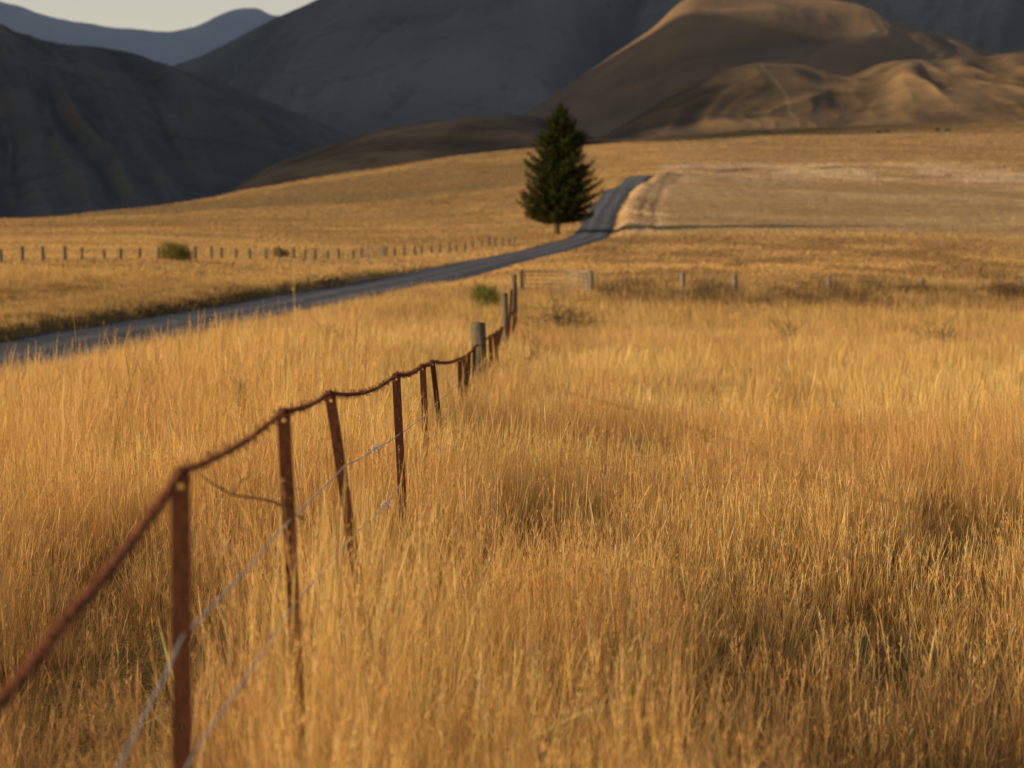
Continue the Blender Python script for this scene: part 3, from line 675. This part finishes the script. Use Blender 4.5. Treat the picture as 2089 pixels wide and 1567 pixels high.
# fallen stick against the second post
bm = bmesh.new(); st = [P(405, 965, 4.1), P(435, 988, 4.15), P(475, 1010, 4.2), P(520, 1016, 4.3), P(560, 1024, 4.4), P(620, 1060, 4.5)]
tube(bm, st, [.0014, .002, .002, .0024, .0026, .0026], 6); tube(bm, [st[2], P(490, 985, 4.2), P(515, 965, 4.25)], [.0016, .0014, .0008], 5); tube(bm, [st[3], P(510, 1000, 4.3)], [.002, .001], 5)
o = fin(bm, 'stick', M['wood2']); tag(o, 'thin dead stick leaning in the grass between the first two rusty posts', 'stick')

# ------------------------------------------------------------ cattle
def cow_mesh():
    vs = [(-.95, 0, 1.2), (-.5, 0, 1.15), (0, 0, 1.08), (.5, 0, 1.12), (.85, 0, 1.2), (1.15, 0, 1.1), (1.35, 0, .85), (1.55, 0, .6), (1.7, 0, .42)]
    rd = [.28, .36, .4, .36, .3, .2, .17, .15, .09]; ed = [(i, i+1) for i in range(8)]
    for at, sx, s in ((1, -.78, 1), (1, -.78, -1), (3, .62, 1), (3, .62, -1)):
        b = len(vs)
        vs += [(sx, .2*s, .85), (sx+(.12 if sx < 0 else .02), .2*s, .6), (sx-(.08 if sx < 0 else 0), .2*s, .38), (sx, .2*s, .1), (sx+.04, .2*s, .0)]
        rd += [.17, .1, .07, .055, .07]; ed += [(at, b), (b, b+1), (b+1, b+2), (b+2, b+3), (b+3, b+4)]
    b = len(vs); vs += [(-1.15, 0, 1.15), (-1.2, 0, .8), (-1.18, 0, .5)]; rd += [.05, .03, .05]; ed += [(0, b), (b, b+1), (b+1, b+2)]
    b = len(vs); vs += [(1.3, .26, .95), (1.3, -.26, .95)]; rd += [.04, .04]; ed += [(6, b), (6, b+1)]
    me = bpy.data.meshes.new('cow'); me.from_pydata(vs, ed, []); o = bpy.data.objects.new('cow', me); col.objects.link(o)
    md = o.modifiers.new('s', 'SKIN'); sv = me.skin_vertices[0].data
    for i, r_ in enumerate(rd): sv[i].radius = (r_, r_)
    sv[1].use_root = True; o.modifiers.new('b', 'SUBSURF').levels = 1
    me.materials.append(M['cow'])
    dg = bpy.context.evaluated_depsgraph_get(); m2 = bpy.data.meshes.new_from_object(o.evaluated_get(dg)); o.modifiers.clear(); o.data = m2; m2.name = 'cow'; smooth(m2)
    return o
cw = cow_mesh()
cows = [(1788, 272, .2, 'black cow, left one of the close pair high on the right pasture'), (1806, 270, 2.8, 'black cow, right one of the close pair high on the right pasture'), (1908, 266, .4, 'black cow, left one of the two grazing nearest the right foothill'), (1929, 267, 3.3, 'black cow, rightmost on the high pasture below the foothills'), (1562, 272, 0.1, 'lone black cow grazing leftmost on the high pasture')]
for i, (px_, rw_, rzz, lb) in enumerate(cows):
    o = cw if i == 0 else cw.copy()
    if i: col.objects.link(o)
    best = None
    for Y in np.linspace(800, 1160, 300):
        x = float(U(px_))*Y; e = abs((T1(x, Y)-EYE)/Y-float(slope(rw_+3)))
        if best is None or e < best[0]: best = (e, x, Y)
    o.location = (best[1], best[2], T1(best[1], best[2])+.15); o.rotation_euler = (0, 0, rzz); tag(o, lb, 'cow', 'black cattle grazing on the far pasture')

# ------------------------------------------------------------ light
EL = math.radians(15); AZ = math.radians(-20)      # from the left, a little behind the camera
sd = Vector((-math.cos(EL)*math.cos(AZ), math.cos(EL)*math.sin(AZ), math.sin(EL)))
sun = bpy.data.lights.new('sun', 'SUN'); so = bpy.data.objects.new('sun', sun); col.objects.link(so)
sun.energy = 5; sun.angle = math.radians(.8); sun.color = (1, .79, .51)
so.rotation_euler = sd.to_track_quat('Z', 'Y').to_euler(); so.location = (-20, 0, 30)
w_ = bpy.data.worlds.new('World'); sc.world = w_; w_.use_nodes = True; nt = w_.node_tree
sky = nt.nodes.new('ShaderNodeTexSky'); sky.sky_type = 'NISHITA'; sky.sun_disc = False; sky.sun_elevation = EL
sky.sun_rotation = math.atan2(sd.x, sd.y); sky.altitude = 400; sky.dust_density = 2.5
bg = nt.nodes['Background']; bg.inputs[1].default_value = .1
tcn = nt.nodes.new('ShaderNodeTexCoord'); sx = nt.nodes.new('ShaderNodeSeparateXYZ'); nt.links.new(tcn.outputs['Generated'], sx.inputs[0])
f = rampf(nt, sx.outputs[2], .1, .3, .95, 0.)
c = mixrgb(nt, sky.outputs[0], (6.5, 6.1, 4.9), f); nt.links.new(c, bg.inputs[0])
